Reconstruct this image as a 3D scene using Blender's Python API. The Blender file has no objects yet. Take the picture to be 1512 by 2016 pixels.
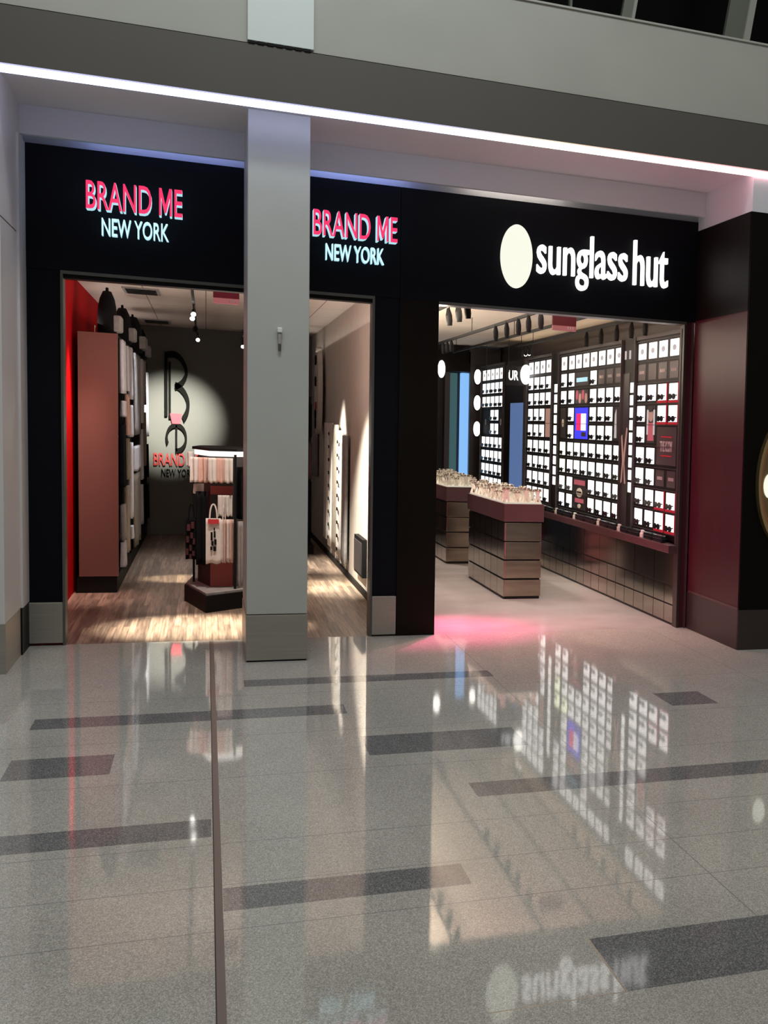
import bpy, bmesh, math, random
from mathutils import Matrix, Vector
random.seed(7)
PI = math.pi
C = bpy.context.scene.collection
SC = bpy.context.scene

# ------------------------------------------------------------------ camera
cam_d = bpy.data.cameras.new('camera'); cam = bpy.data.objects.new('camera', cam_d); C.objects.link(cam)
r0 = Vector((0.892660030, -0.448889951, 0.0406925439))
r1 = Vector((0.000662822766, -0.0889738592, -0.996033741))
r2 = Vector((0.450730110, 0.889146481, -0.0791258733))
M3 = Matrix(((r0.x, -r1.x, -r2.x), (r0.y, -r1.y, -r2.y), (r0.z, -r1.z, -r2.z)))
cam.matrix_world = Matrix.Translation((0, 0, 1.8)) @ M3.to_4x4()
cam_d.sensor_fit = 'HORIZONTAL'; cam_d.sensor_width = 36
cam_d.lens = 2560.681 * 36 / 1512
cam_d.shift_x = -(1697.939 - 756) / 1512
cam_d.shift_y = (1078.711 - 1008) / 1512
cam_d.clip_end = 200
SC.camera = cam

# ------------------------------------------------------------------ world, exposure, big lights
SC.view_settings.view_transform = 'Standard'; SC.view_settings.look = 'None'
SC.view_settings.gamma = 1; SC.view_settings.exposure = 0.0
SC.view_settings.use_curve_mapping = False
w = bpy.data.worlds.new('world'); SC.world = w; w.use_nodes = True
w.node_tree.nodes['Background'].inputs[0].default_value = (1, 0.99, 0.93, 1)
w.node_tree.nodes['Background'].inputs[1].default_value = 0.17

def light(kind, loc, energy, color=(1, 1, 1), size=.1, sy=None, rot=None, target=None, angle=60, blend=.5, name='lamp_light', parent=None):
    d = bpy.data.lights.new(name, kind); d.energy = energy; d.color = color
    if kind == 'AREA':
        d.size = size
        if sy: d.shape = 'RECTANGLE'; d.size_y = sy
    elif kind == 'SPOT':
        d.spot_size = math.radians(angle); d.spot_blend = blend; d.shadow_soft_size = size
    else: d.shadow_soft_size = size
    o = bpy.data.objects.new(name, d); C.objects.link(o); o.location = loc
    if rot: o.rotation_euler = rot
    if target is not None:
        o.rotation_euler = (Vector(target) - Vector(loc)).to_track_quat('-Z', 'Y').to_euler()
    if parent:
        o.parent = parent; o.location = Vector(loc) - parent.location
    return o
WARM = (1, .80, .58); WW = (1, .88, .74); PINK = (1, .10, .32); BLUE = (.35, .45, 1)
# concourse ceiling lamps (high above the walkway)
light('AREA', (.8, 5.5, 8.5), 230, (1, .99, .93), 9, 3, rot=(0, 0, 0), name='concourse_light')
light('AREA', (.5, 7.2, 8.0), 110, (.85, .95, 1), .8, .8, target=(.47, 10.4, 4.9), name='concourse_light')

# ------------------------------------------------------------------ materials
def nt(name):
    m = bpy.data.materials.new(name); m.use_nodes = True
    return m, m.node_tree.nodes, m.node_tree.links, m.node_tree.nodes['Principled BSDF']
def pbr(name, col, rough=.5, metal=0, var=0, scale=8, bump=0, spec=.5, stretch=None):
    m, n, l, b = nt(name)
    b.inputs['Base Color'].default_value = (*col, 1); b.inputs['Roughness'].default_value = rough
    b.inputs['Metallic'].default_value = metal; b.inputs['Specular IOR Level'].default_value = spec
    if var or bump:
        tc = n.new('ShaderNodeTexCoord'); mp = n.new('ShaderNodeMapping'); l.new(tc.outputs['Object'], mp.inputs[0])
        if stretch: mp.inputs['Scale'].default_value = stretch
        t = n.new('ShaderNodeTexNoise'); t.inputs['Scale'].default_value = scale; t.inputs['Detail'].default_value = 5
        l.new(mp.outputs[0], t.inputs[0])
        if var:
            r = n.new('ShaderNodeValToRGB'); l.new(t.outputs[0], r.inputs[0])
            r.color_ramp.elements[0].position = .3; r.color_ramp.elements[1].position = .7
            r.color_ramp.elements[0].color = (*[c * (1 - var) for c in col], 1)
            r.color_ramp.elements[1].color = (*[min(1, c * (1 + var)) for c in col], 1)
            l.new(r.outputs[0], b.inputs['Base Color'])
        if bump:
            bp = n.new('ShaderNodeBump'); bp.inputs['Strength'].default_value = bump; bp.inputs['Distance'].default_value = .01
            l.new(t.outputs[0], bp.inputs['Height']); l.new(bp.outputs[0], b.inputs['Normal'])
    return m
def emis(name, col, strength, base=None):
    m, n, l, b = nt(name)
    b.inputs['Base Color'].default_value = (*(base or [c * .15 for c in col]), 1); b.inputs['Roughness'].default_value = .5; b.inputs['Specular IOR Level'].default_value = .05
    b.inputs['Emission Color'].default_value = (*col, 1); b.inputs['Emission Strength'].default_value = strength
    return m
def terrazzo(name, ca, cb, chip, rough):
    m, n, l, b = nt(name)
    tc = n.new('ShaderNodeTexCoord'); mp = n.new('ShaderNodeMapping'); mp.inputs['Scale'].default_value = (1.8, 1, 1)
    l.new(tc.outputs['Object'], mp.inputs[0])
    v = n.new('ShaderNodeTexVoronoi'); v.inputs['Scale'].default_value = 170; l.new(mp.outputs[0], v.inputs[0])
    r = n.new('ShaderNodeValToRGB'); r.color_ramp.interpolation = 'LINEAR'
    r.color_ramp.elements[0].color = (*ca, 1); r.color_ramp.elements[1].color = (*chip, 1)
    e = r.color_ramp.elements.new(.55); e.color = (*cb, 1)
    sep = n.new('ShaderNodeSeparateColor'); l.new(v.outputs['Color'], sep.inputs[0]); l.new(sep.outputs[0], r.inputs[0])
    no = n.new('ShaderNodeTexNoise'); no.inputs['Scale'].default_value = .9; no.inputs['Detail'].default_value = 6; l.new(mp.outputs[0], no.inputs[0])
    mx = n.new('ShaderNodeMixRGB'); mx.blend_type = 'MULTIPLY'; mx.inputs[0].default_value = .35
    l.new(r.outputs[0], mx.inputs[1]); l.new(no.outputs[0], mx.inputs[2]); l.new(mx.outputs[0], b.inputs['Base Color'])
    b.inputs['Roughness'].default_value = rough
    b.inputs['IOR'].default_value = 1.5
    # gentle waviness of the ground stone, so reflections ripple
    n2 = n.new('ShaderNodeTexNoise'); n2.inputs['Scale'].default_value = 3.0; l.new(mp.outputs[0], n2.inputs[0])
    bp = n.new('ShaderNodeBump'); bp.inputs['Strength'].default_value = .010; bp.inputs['Distance'].default_value = .02
    l.new(n2.outputs[0], bp.inputs['Height']); l.new(bp.outputs[0], b.inputs['Normal'])
    return m
def planks(name, c1, c2, w_, l_, rough=.35):
    m, n, l, b = nt(name)
    tc = n.new('ShaderNodeTexCoord'); mp = n.new('ShaderNodeMapping'); mp.inputs['Rotation'].default_value = (0, 0, PI / 2)
    l.new(tc.outputs['Object'], mp.inputs[0])
    br = n.new('ShaderNodeTexBrick'); br.inputs['Scale'].default_value = 1; br.inputs['Brick Width'].default_value = l_
    br.inputs['Row Height'].default_value = w_; br.inputs['Mortar Size'].default_value = .002; br.offset = .37
    br.inputs['Color1'].default_value = (*c1, 1); br.inputs['Color2'].default_value = (*c2, 1)
    br.inputs['Mortar'].default_value = (*[c * .5 for c in c1], 1); l.new(mp.outputs[0], br.inputs[0])
    m2 = n.new('ShaderNodeMapping'); m2.inputs['Scale'].default_value = (28, .9, 1); l.new(tc.outputs['Object'], m2.inputs[0])
    no = n.new('ShaderNodeTexNoise'); no.inputs['Scale'].default_value = 2; no.inputs['Detail'].default_value = 6; l.new(m2.outputs[0], no.inputs[0])
    r = n.new('ShaderNodeValToRGB'); r.color_ramp.elements[0].position = .3; r.color_ramp.elements[0].color = (.28, .25, .23, 1)
    r.color_ramp.elements[1].position = .65; r.color_ramp.elements[1].color = (1.0, 1.0, 1.0, 1); l.new(no.outputs[0], r.inputs[0])
    mx = n.new('ShaderNodeMixRGB'); mx.blend_type = 'MULTIPLY'; mx.inputs[0].default_value = .85
    l.new(br.outputs[0], mx.inputs[1]); l.new(r.outputs[0], mx.inputs[2]); l.new(mx.outputs[0], b.inputs['Base Color'])
    b.inputs['Roughness'].default_value = rough
    return m
def tilegrid(name, col, line, wx, wy, rough=.8):
    m, n, l, b = nt(name)
    tc = n.new('ShaderNodeTexCoord')
    br = n.new('ShaderNodeTexBrick'); br.offset = 0; br.inputs['Scale'].default_value = 1
    br.inputs['Brick Width'].default_value = wx; br.inputs['Row Height'].default_value = wy; br.inputs['Mortar Size'].default_value = .006
    br.inputs['Color1'].default_value = (*col, 1); br.inputs['Color2'].default_value = (*[c * .95 for c in col], 1)
    br.inputs['Mortar'].default_value = (*line, 1); l.new(tc.outputs['Object'], br.inputs[0]); l.new(br.outputs[0], b.inputs['Base Color'])
    b.inputs['Roughness'].default_value = rough
    return m

M = {}
M['floor'] = terrazzo('terrazzo_light', (.44, .42, .375), (.62, .60, .545), (.86, .83, .77), .045)
M['floor_dark'] = terrazzo('terrazzo_dark', (.15, .15, .155), (.25, .25, .25), (.46, .45, .45), .06)
M['joint'] = pbr('joint_strip', (.20, .15, .13), .35)
M['joint_line'] = pbr('joint_gap', (.03, .02, .02), .5)
M['brass'] = pbr('divider_strip', (.62, .58, .48), .2, 1)
M['wood'] = planks('wood_planks', (.46, .35, .27), (.20, .15, .12), .048, 1.4)
M['sgfloor'] = pbr('shop_tile', (.50, .46, .45), .16, 0, .10, 2.2)
M['pillar'] = pbr('painted_panel_grey', (.44, .45, .42), .45, 0, .03, 3)
M['pierpanel'] = pbr('panel_white', (.62, .60, .60), .4)
M['upper'] = pbr('plaster_grey', (.36, .36, .32), .6, 0, .04, 2)
M['pilaster'] = pbr('pilaster_white', (.60, .66, .64), .45)
M['beam'] = pbr('beam_taupe', (.078, .071, .061), .55, 0, .04, 2)
M['soffit'] = pbr('soffit_blue_cast', (.64, .64, .68), .6)  # bluish cast of the light is mixed into the base colour
M['plinth'] = pbr('brushed_steel', (.34, .32, .28), .38, .55, .06, 3, 0, .5, (1, 1, 30))
M['trim_grey'] = pbr('trim_steel', (.12, .12, .11), .35, .6)
M['black'] = pbr('black_panel', (.0025, .003, .006), .5, 0, 0, 8, 0, .12)
M['blackmat'] = pbr('black_matte', (.004, .004, .0045), .6, 0, 0, 8, 0, .2)
M['brown'] = pbr('dark_bronze', (.006, .0035, .002), .5, 0, .1, 4, 0, .12, (1, 1, .2))
M['maroon'] = pbr('maroon_panel', (.060, .010, .016), .40, 0, .12, 6, 0, .28, (1, 1, .15))
M['maroon_top'] = pbr('maroon_stone', (.085, .034, .040), .38, 0, .1, 6)
M['maroon_dk'] = pbr('dark_wood_base', (.028, .017, .015), .4)
M['pierfront'] = pbr('pier_black', (.003, .0022, .0015), .5, 0, 0, 8, 0, .12)
M['red'] = pbr('red_wall', (.40, .004, .007), .6, 0, 0, 8, 0, .02)
M['salmon'] = pbr('unit_end', (.18, .088, .074), .6, 0, 0, 8, 0, .2)
M['bmback'] = pbr('charcoal_wall', (.12, .12, .105), .6, 0, .05, 3)
M['bmceil'] = tilegrid('ceiling_tiles', (.70, .62, .57), (.28, .20, .17), .6, 1.3)
M['sgceil'] = pbr('shop_ceiling', (.80, .70, .58), .7, 0, .06, 1.2)
M['rwall'] = pbr('slat_wall', (.62, .56, .50), .6, 0, .04, 5)
M['white'] = pbr('white_cloth', (.66, .62, .58), .8, 0, .08, 14, .4)
M['coolwhite'] = pbr('cool_white_cloth', (.60, .60, .66), .8, 0, .08, 14, .4)
M['pinkcloth'] = pbr('pale_pink_cloth', (.62, .40, .34), .8, 0, .08, 12, .3)
M['grey'] = pbr('grey_cloth', (.30, .29, .29), .8, 0, .15, 12, .3)
M['tan'] = pbr('tan_cloth', (.24, .21, .17), .8, 0, .15, 12, .3)
M['blackcloth'] = pbr('black_cloth', (.006, .006, .008), .8, 0, .3, 12, .3, .1)
M['redprint'] = pbr('red_print', (.50, .03, .04), .6)
M['redpanel'] = pbr('red_backing', (.34, .06, .055), .5)
M['glassblack'] = pbr('dark_glass', (.003, .003, .003), .7, 0, 0, 8, 0, .1)
M['mullion'] = pbr('mullion_grey', (.16, .17, .14), .4, .3)
M['mirror'] = pbr('bronze_mirror', (.40, .35, .29), .13, 1, .08, 3, .02)
M['mirror_end'] = pbr('bronze_mirror_end', (.33, .27, .21), .2, 1, .2, 2, .02, .5, (1, 1, 7))
M['seam'] = pbr('dark_seam', (.006, .005, .005), .5)
M['fixture'] = pbr('fixture_black', (.005, .004, .004), .5, 0, 0, 8, 0, .25)
M['fixture_grey'] = pbr('fixture_grey', (.045, .038, .038), .5)
M['plate'] = pbr('brand_plate', (.055, .045, .045), .4)
M['platetext'] = pbr('plate_lettering', (.42, .36, .36), .5)
M['tile'] = emis('lit_tile', (1, .97, .94), 1.5)
M['tilemark'] = emis('lit_tile_mark', (.75, .70, .68), .6)
M['tilered'] = emis('red_shelf_edge', (.75, .03, .05), .45)
M['tilepink'] = emis('lit_tile_pink', (1, .82, .78), 1.7)
M['tileyel'] = emis('lit_tile_yellow', (.95, 1, .72), 1.9)
M['skin'] = emis('poster_skin', (.75, .42, .34), .45)
M['posterdark'] = pbr('poster_dark', (.03, .025, .028), .4)
M['posterpink'] = emis('poster_pink', (.70, .16, .20), .5)
M['screenblue'] = emis('screen_blue', (.05, .05, .85), 1.2)
M['screenred'] = emis('screen_red', (.9, .03, .12), 1.1)
M['screenwhite'] = emis('screen_white', (.85, .80, 1), 1.2)
M['screencyan'] = emis('screen_cyan', (.45, .75, .85), 1.0)
M['bluepanel'] = emis('blue_mirror_glow', (.12, .20, .42), .75)
M['brightblue'] = emis('bright_blue_panel', (.25, .52, .95), 1.0)
M['teal'] = emis('teal_panel', (.05, .11, .12), .9)
M['disc'] = emis('lit_disc', (1, .97, .90), 3)
M['signdisc'] = emis('sign_disc', (.93, .94, .80), 1.0)
M['signletter'] = emis('sign_letter', (1, .99, .96), 1.6)
M['signpink'] = emis('sign_pink_face', (1, .045, .16), 1.0)
M['signcyan'] = emis('sign_cyan_side', (.50, .88, 1), .85)
M['signcyanface'] = emis('sign_cyan_face', (.62, .93, 1), 1.1)
M['gold'] = pbr('gold_ring', (.55, .38, .17), .3, .9)
M['golddk'] = pbr('gold_face', (.28, .21, .10), .35, .8)
M['ringred'] = pbr('copper_ring', (.55, .22, .12), .35, .8)
M['spotlens'] = emis('spot_lens', (1, .98, .9), 12)
M['exitred'] = emis('exit_sign_red', (.16, .006, .015), .45, (.004, .0003, .0005))
M['exitpink'] = emis('exit_sign_pink', (.60, .18, .18), .5, (.01, .004, .004))
M['chrome'] = pbr('chrome', (.7, .7, .7), .15, 1)
M['logo_dark'] = pbr('logo_black', (.008, .008, .007), .8, 0, 0, 8, 0, .05)
M['logo_pink'] = pbr('logo_pink', (.62, .045, .07), .6)
M['logo_red'] = pbr('logo_red', (.45, .02, .02), .6)
M['pinkled'] = emis('pink_led', (1, .06, .30), 5)
M['toplight'] = emis('fixture_top_light', (1, .93, .85), 1.3)
M['lensdark'] = pbr('sunglass_dark', (.012, .012, .014), .2)
M['riser'] = pbr('riser_white', (.85, .80, .70), .4)
M['riserglow'] = emis('riser_lit', (1, .92, .76), .55)
M['pearl'] = pbr('sensor_white', (.7, .72, .70), .4)
# colour-changing cove strip: cool at the left, warm in the middle, pink at the right
m, n, l, b = nt('cove_led'); M['led'] = m
tc = n.new('ShaderNodeTexCoord'); sx = n.new('ShaderNodeSeparateXYZ'); l.new(tc.outputs['Object'], sx.inputs[0])
mr = n.new('ShaderNodeMapRange'); mr.inputs[1].default_value = -2; mr.inputs[2].default_value = 5; l.new(sx.outputs[0], mr.inputs[0])
rp = n.new('ShaderNodeValToRGB'); l.new(mr.outputs[0], rp.inputs[0]); rp.color_ramp.elements[0].color = (.62, .66, 1, 1)
rp.color_ramp.elements[1].color = (1, .48, .55, 1)
for p_, c_ in ((.25, (.58, .62, 1)), (.50, (.58, .62, 1)), (.63, (1, .88, .68)), (.75, (1, .62, .62))):
    e = rp.color_ramp.elements.new(p_); e.color = (*c_, 1)
l.new(rp.outputs[0], b.inputs['Emission Color']); b.inputs['Emission Strength'].default_value = 6.5

# ------------------------------------------------------------------ mesh helpers
def B(): return bmesh.new()
def box(bm, x0, x1, y0, y1, z0, z1, mi=0, bev=0):
    vs = [bm.verts.new(p) for p in ((x0,y0,z0),(x1,y0,z0),(x1,y1,z0),(x0,y1,z0),(x0,y0,z1),(x1,y0,z1),(x1,y1,z1),(x0,y1,z1))]
    fs = [bm.faces.new([vs[i] for i in q]) for q in ((0,3,2,1),(4,5,6,7),(0,1,5,4),(1,2,6,5),(2,3,7,6),(3,0,4,7))]
    for f in fs: f.material_index = mi
    if bev:
        es = list({e for f in fs for e in f.edges})
        r = bmesh.ops.bevel(bm, geom=es, offset=bev, segments=2, profile=.5, affect='EDGES')
        for f in r['faces']: f.material_index = mi
    return vs
def prism(bm, pts, z0, z1, mi=0, axis='z'):
    def P(a, b_, c):
        return {'z': (a, b_, c), 'y': (a, c, b_), 'x': (c, a, b_)}[axis]
    lo = [bm.verts.new(P(p[0], p[1], z0)) for p in pts]; hi = [bm.verts.new(P(p[0], p[1], z1)) for p in pts]
    fs = [bm.faces.new(lo[::-1]), bm.faces.new(hi)]
    for i in range(len(pts)):
        j = (i + 1) % len(pts); fs.append(bm.faces.new((lo[i], lo[j], hi[j], hi[i])))
    for f in fs: f.material_index = mi
    bmesh.ops.recalc_face_normals(bm, faces=fs)
    return fs
def ell(cx, cy, rx, ry, n_=32, a0=0, a1=2 * PI, close=False):
    k = n_ if not close else n_ + 1
    return [(cx + rx * math.cos(a0 + (a1 - a0) * i / n_), cy + ry * math.sin(a0 + (a1 - a0) * i / n_)) for i in range(k)]
def ribbon(pts, hw_x, hw_z):
    """closed outline of a stroke along 2D points with anisotropic half width"""
    L, R_ = [], []
    for i, p in enumerate(pts):
        a = pts[max(0, i - 1)]; c = pts[min(len(pts) - 1, i + 1)]
        dx, dz = (c[0] - a[0]) / hw_x, (c[1] - a[1]) / hw_z; q = math.hypot(dx, dz) or 1
        nx, nz = -dz / q * hw_x, dx / q * hw_z
        L.append((p[0] + nx, p[1] + nz)); R_.append((p[0] - nx, p[1] - nz))
    return L, R_
def stroke(bm, pts, hwx, hwz, y0, y1, mi=0):
    L, R_ = ribbon(pts, hwx, hwz); fs = []
    rows = [[bm.verts.new((a[0], yy, a[1])) for a in s] for s, yy in ((L, y0), (R_, y0), (L, y1), (R_, y1))]
    n_ = len(pts)
    for i in range(n_ - 1):
        for a, b_ in ((0, 1), (2, 3), (0, 2), (1, 3)):
            fs.append(bm.faces.new((rows[a][i], rows[a][i+1], rows[b_][i+1], rows[b_][i])))
    for i in (0, n_ - 1): fs.append(bm.faces.new((rows[0][i], rows[1][i], rows[3][i], rows[2][i])))
    for f in fs: f.material_index = mi
    bmesh.ops.recalc_face_normals(bm, faces=fs)
def tube(bm, p0, p1, r, seg=10, mi=0, r2=None):
    p0, p1 = Vector(p0), Vector(p1); d = p1 - p0
    mat = Matrix.Translation((p0 + p1) / 2) @ d.to_track_quat('Z', 'Y').to_matrix().to_4x4()
    r_ = bmesh.ops.create_cone(bm, cap_ends=True, segments=seg, radius1=r, radius2=r if r2 is None else r2, depth=d.length, matrix=mat)
    for v in r_['verts']:
        for f in v.link_faces: f.material_index = mi
def obj(name, bm, mats, parent=None, label=None, cat=None, group=None, kind=None, loc=None, smooth=False):
    me = bpy.data.meshes.new(name); bm.to_mesh(me); bm.free()
    for mm in (mats if isinstance(mats, (list, tuple)) else [mats]): me.materials.append(M[mm] if isinstance(mm, str) else mm)
    if smooth:
        for p in me.polygons: p.use_smooth = True
    o = bpy.data.objects.new(name, me); C.objects.link(o)
    if parent:
        o.parent = parent
        if parent.type == 'EMPTY' and loc is None: o.matrix_parent_inverse = Matrix.Translation(-parent.location) if not any(parent.rotation_euler) and parent.get('worldparts') else Matrix()
    if loc: o.location = loc
    return tag(o, label, cat, group, kind)
def tag(o, label=None, cat=None, group=None, kind=None):
    if label: o['label'] = label
    if cat: o['category'] = cat
    if group: o['group'] = group
    if kind: o['kind'] = kind
    return o
def thing(name, label, cat, loc=(0, 0, 0), rz=0, group=None, world=False, kind=None):
    o = bpy.data.objects.new(name, None); C.objects.link(o); o.location = loc; o.rotation_euler = (0, 0, rz)
    o.empty_display_size = .1
    if world: o['worldparts'] = 1
    return tag(o, label, cat, group, kind)
def copy_tree(o, parent=None):
    c = o.copy(); C.objects.link(c); c.parent = parent
    for ch in list(o.children): copy_tree(ch, c)
    return c
def struct(name, bm, mats, parent=None, **k):
    return obj(name, bm, mats, parent, kind='structure', **k)
def sbox(name, mat, *a, bev=0, **k):
    bm = B(); box(bm, *a, bev=bev); return struct(name, bm, mat, **k)
def pbox(name, mat, parent, *a, bev=0, **k):
    bm = B(); box(bm, *a, bev=bev); return obj(name, bm, mat, parent, **k)

# ------------------------------------------------------------------ lettering helper (built-in font turned into meshes)
def text_mesh(s, extrude=0.0, offset=0.0):
    cu = bpy.data.curves.new('t', 'FONT'); cu.body = s; cu.size = 1; cu.extrude = extrude; cu.offset = offset; cu.resolution_u = 4
    o = bpy.data.objects.new('t', cu); C.objects.link(o); bpy.context.view_layer.update()
    me = bpy.data.meshes.new_from_object(o.evaluated_get(bpy.context.evaluated_depsgraph_get()))
    bpy.data.objects.remove(o); bpy.data.curves.remove(cu)
    return me
def letters(parent, s, x0, x1, z0, z1, y, depth, mats, offset=0.0, plane='y', part='letter', merge=False):
    """each character a child mesh; plane y: reads facing -Y; plane x: reads facing -X (x0 = larger Y)"""
    full = text_mesh(s, 0, offset); xs = [v.co.x for v in full.vertices]; ys = [v.co.y for v in full.vertices]
    ax, bx, ay, by = min(xs), max(xs), min(ys), max(ys)
    out = []; acc = B() if merge else None
    for i, ch in enumerate(s):
        if ch == ' ': continue
        pre = text_mesh(s[:i + 1], 0, offset); one = text_mesh(ch, .5, offset)
        dx = max(v.co.x for v in pre.vertices) - max(v.co.x for v in one.vertices)
        if ch == 'M' and offset:     # bold M drawn by hand, the font's own thickening folds over itself
            mx0, mx1 = min(v.co.x for v in one.vertices), max(v.co.x for v in one.vertices)
            my1 = max(v.co.y for v in one.vertices); my0 = min(v.co.y for v in one.vertices)
            q = [(0, 0), (0, 1), (.20, 1), (.5, .40), (.80, 1), (1, 1), (1, 0), (.84, 0), (.84, .66), (.56, .10), (.44, .10), (.16, .66), (.16, 0)]
            tb = B(); prism(tb, [(mx0 + a * (mx1 - mx0), my0 + c * (my1 - my0)) for a, c in q], -.5, .5); one = bpy.data.meshes.new('m'); tb.to_mesh(one); tb.free()
        for v in one.vertices:
            u = (v.co.x + dx - ax) / (bx - ax); t = (v.co.y - ay) / (by - ay); d = (v.co.z - .5) * depth  # front at v.co.z=.5
            a = x0 + u * (x1 - x0); z = z0 + t * (z1 - z0)
            v.co = (a, y - d - depth, z) if plane == 'y' else (y - d - depth, a, z)
        for p in one.polygons:
            n_ = p.normal; p.material_index = 0
        one.update()
        bm = bmesh.new(); bm.from_mesh(one); bmesh.ops.recalc_face_normals(bm, faces=bm.faces)
        for f in bm.faces:
            k = abs(f.normal.y) if plane == 'y' else abs(f.normal.x)
            f.material_index = 0 if (k > .7 or len(mats) < 2) else 1
        if merge:
            tmp = bpy.data.meshes.new('x'); bm.to_mesh(tmp); acc.from_mesh(tmp); bm.free()
        else:
            out.append(obj(part, bm, mats, parent))
    if merge: out.append(obj(part, acc, mats, parent))
    return out

# ================================================================== SETTING
# --- concourse floor: one sheet cut by the inlaid bands
stripes = [(.235, 1.885, 9.60, 9.85), (-.89, .79, 8.56, 8.85), (-.893, -.43, 7.39, 7.83), (-3.0, .022, 6.14, 6.42),
           (.06, .945, 5.17, 5.435), (.80, 1.66, 7.42, 7.9), (1.195, 3.3, 6.42, 6.69), (1.225, 3.4, 3.97, 4.45), (2.80, 3.13, 8.25, 8.69),
           (-2.6, -1.4, 4.3, 4.6), (3.6, 4.9, 5.2, 5.5), (-1.5, -.2, 2.6, 3.0)]
jt = (.032, .058, -3.0, 11.68)
thin = [(.028, .032, -3.0, 11.68)]
seams = [(1.868, 1.872, -3, 11.68), (-1.8, -1.796, -3, 11.68), (3.7, 3.704, -3, 11.68)] + [(-6, 9, y_, y_ + .006) for y_ in (4.97, 5.47, 6.02, 7.15, 8.1, 9.3)]
strips = [(.78, 1.225, 3.966, 3.974), (1.217, 1.225, 3.97, 4.45)]
xs = sorted({-6.0, 9.0} | {v for s in stripes + [jt] + thin + seams + strips for v in s[:2] if -6 < v < 9})
ys = sorted({-3.0, 11.70} | {v for s in stripes + [jt] + thin + seams + strips for v in s[2:] if -3 < v < 11.7})
bm = B(); grid = {}
for i, x in enumerate(xs):
    for j, y in enumerate(ys): grid[i, j] = bm.verts.new((x, y, 0))
def inn(L_, x, y): return any(a < x < b_ and c < y < d for a, b_, c, d in L_)
for i in range(len(xs) - 1):
    for j in range(len(ys) - 1):
        f = bm.faces.new((grid[i, j], grid[i+1, j], grid[i+1, j+1], grid[i, j+1]))
        cx, cy = (xs[i] + xs[i+1]) / 2, (ys[j] + ys[j+1]) / 2
        f.material_index = 2 if inn([jt], cx, cy) else 3 if inn(thin, cx, cy) else 4 if inn(strips, cx, cy) else 1 if inn(stripes, cx, cy) else 5 if inn(seams, cx, cy) else 0
M['seamlight'] = pbr('terrazzo_seam', (.27, .265, .25), .15)
struct('floor', bm, ['floor', 'floor_dark', 'joint', 'joint_line', 'brass', 'seamlight'])
sbox('floor', 'wood', -1.22, 1.55, 11.70, 22.6, -.03, 0)
sbox('floor', 'sgfloor', 1.55, 4.40, 11.70, 22.7, -.03, 0)
# --- shop rooms
sbox('wall_left', 'red', -1.28, -1.18, 11.78, 22.6, 0, 3.15)
sbox('wall_back', 'bmback', -1.28, 1.5, 22.5, 22.6, 0, 3.15)
sbox('wall_right', 'rwall', 1.5, 1.56, 11.86, 22.6, 0, 3.15)
sbox('ceiling', 'bmceil', -1.28, 1.56, 11.86, 22.6, 3.15, 3.2)
sbox('wall_left', 'maroon_dk', 1.66, 1.72, 11.86, 22.7, 0, 3.15)
sbox('wall_right', 'maroon_dk', 4.36, 4.42, 11.78, 22.7, 0, 3.15)
sbox('wall_back', 'maroon_dk', 1.66, 4.42, 22.6, 22.7, 0, 3.15)
sbox('ceiling', 'sgceil', 1.66, 4.42, 11.86, 22.7, 3.15, 3.2)
sbox('baseboard_back', 'bmback', -.7, 1.5, 22.47, 22.5, 0, .10)
sbox('baseboard_right', 'blackmat', 1.475, 1.5, 11.9, 22.4, 0, .06)
# --- facade
sbox('wall_front', 'black', -1.21, 1.458, 11.68, 11.86, 2.87, 3.79)
sbox('wall_front', 'black', 1.462, 4.40, 11.68, 11.86, 2.87, 3.79)
sbox('wall_front', 'black', -1.21, -.985, 11.69, 11.86, .34, 2.87)
sbox('wall_front', 'black', 1.262, 1.46, 11.69, 11.86, .35, 2.87)
sbox('wall_front', 'brown', 1.46, 1.775, 11.67, 11.88, 0, 2.87)
sbox('baseboard_front', 'plinth', -1.21, -.985, 11.66, 11.86, .02, .335, bev=.004)
sbox('baseboard_front', 'plinth', 1.262, 1.455, 11.66, 11.86, .015, .345, bev=.004)
sbox('trim_1', 'trim_grey', -.985, 1.262, 11.675, 11.86, 2.845, 2.87)
sbox('trim_2', 'trim_grey', -.985, -.968, 11.66, 11.86, 0, 2.845)
sbox('trim_3', 'trim_grey', 1.243, 1.262, 11.675, 11.86, 0, 2.845)
sbox('trim_4', 'trim_grey', 1.775, 3.99, 11.675, 11.86, 2.845, 2.87)
sbox('trim_5', 'blackmat', -.968, 1.243, 11.70, 11.84, 2.815, 2.845)
# SG right jamb
sbox('trim_6', 'maroon_dk', 3.975, 4.0, 11.68, 11.80, 0, 2.87)
sbox('wall_front', 'maroon', 4.0, 4.07, 11.69, 11.80, 0, 2.87)
sbox('trim_7', 'maroon_top', 4.045, 4.06, 11.66, 11.69, 0, 2.87)
# right pier (dark) : side return + front
sbox('wall_right', 'maroon', 4.07, 4.3, 10.345, 11.66, .35, 2.88)
sbox('wall_right', 'brown', 4.07, 4.3, 10.345, 11.68, 2.88, 3.705)
sbox('trim_8', 'maroon_top', 4.064, 4.08, 10.335, 11.63, .345, .365)
sbox('baseboard_right', 'maroon_dk', 4.066, 4.3, 10.335, 11.66, 0, .345)
sbox('wall_front', 'pierfront', 4.074, 9, 10.33, 10.345, .345, 3.705)
sbox('baseboard_front', 'maroon_dk', 4.068, 9, 10.322, 10.345, 0, .345)
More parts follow.
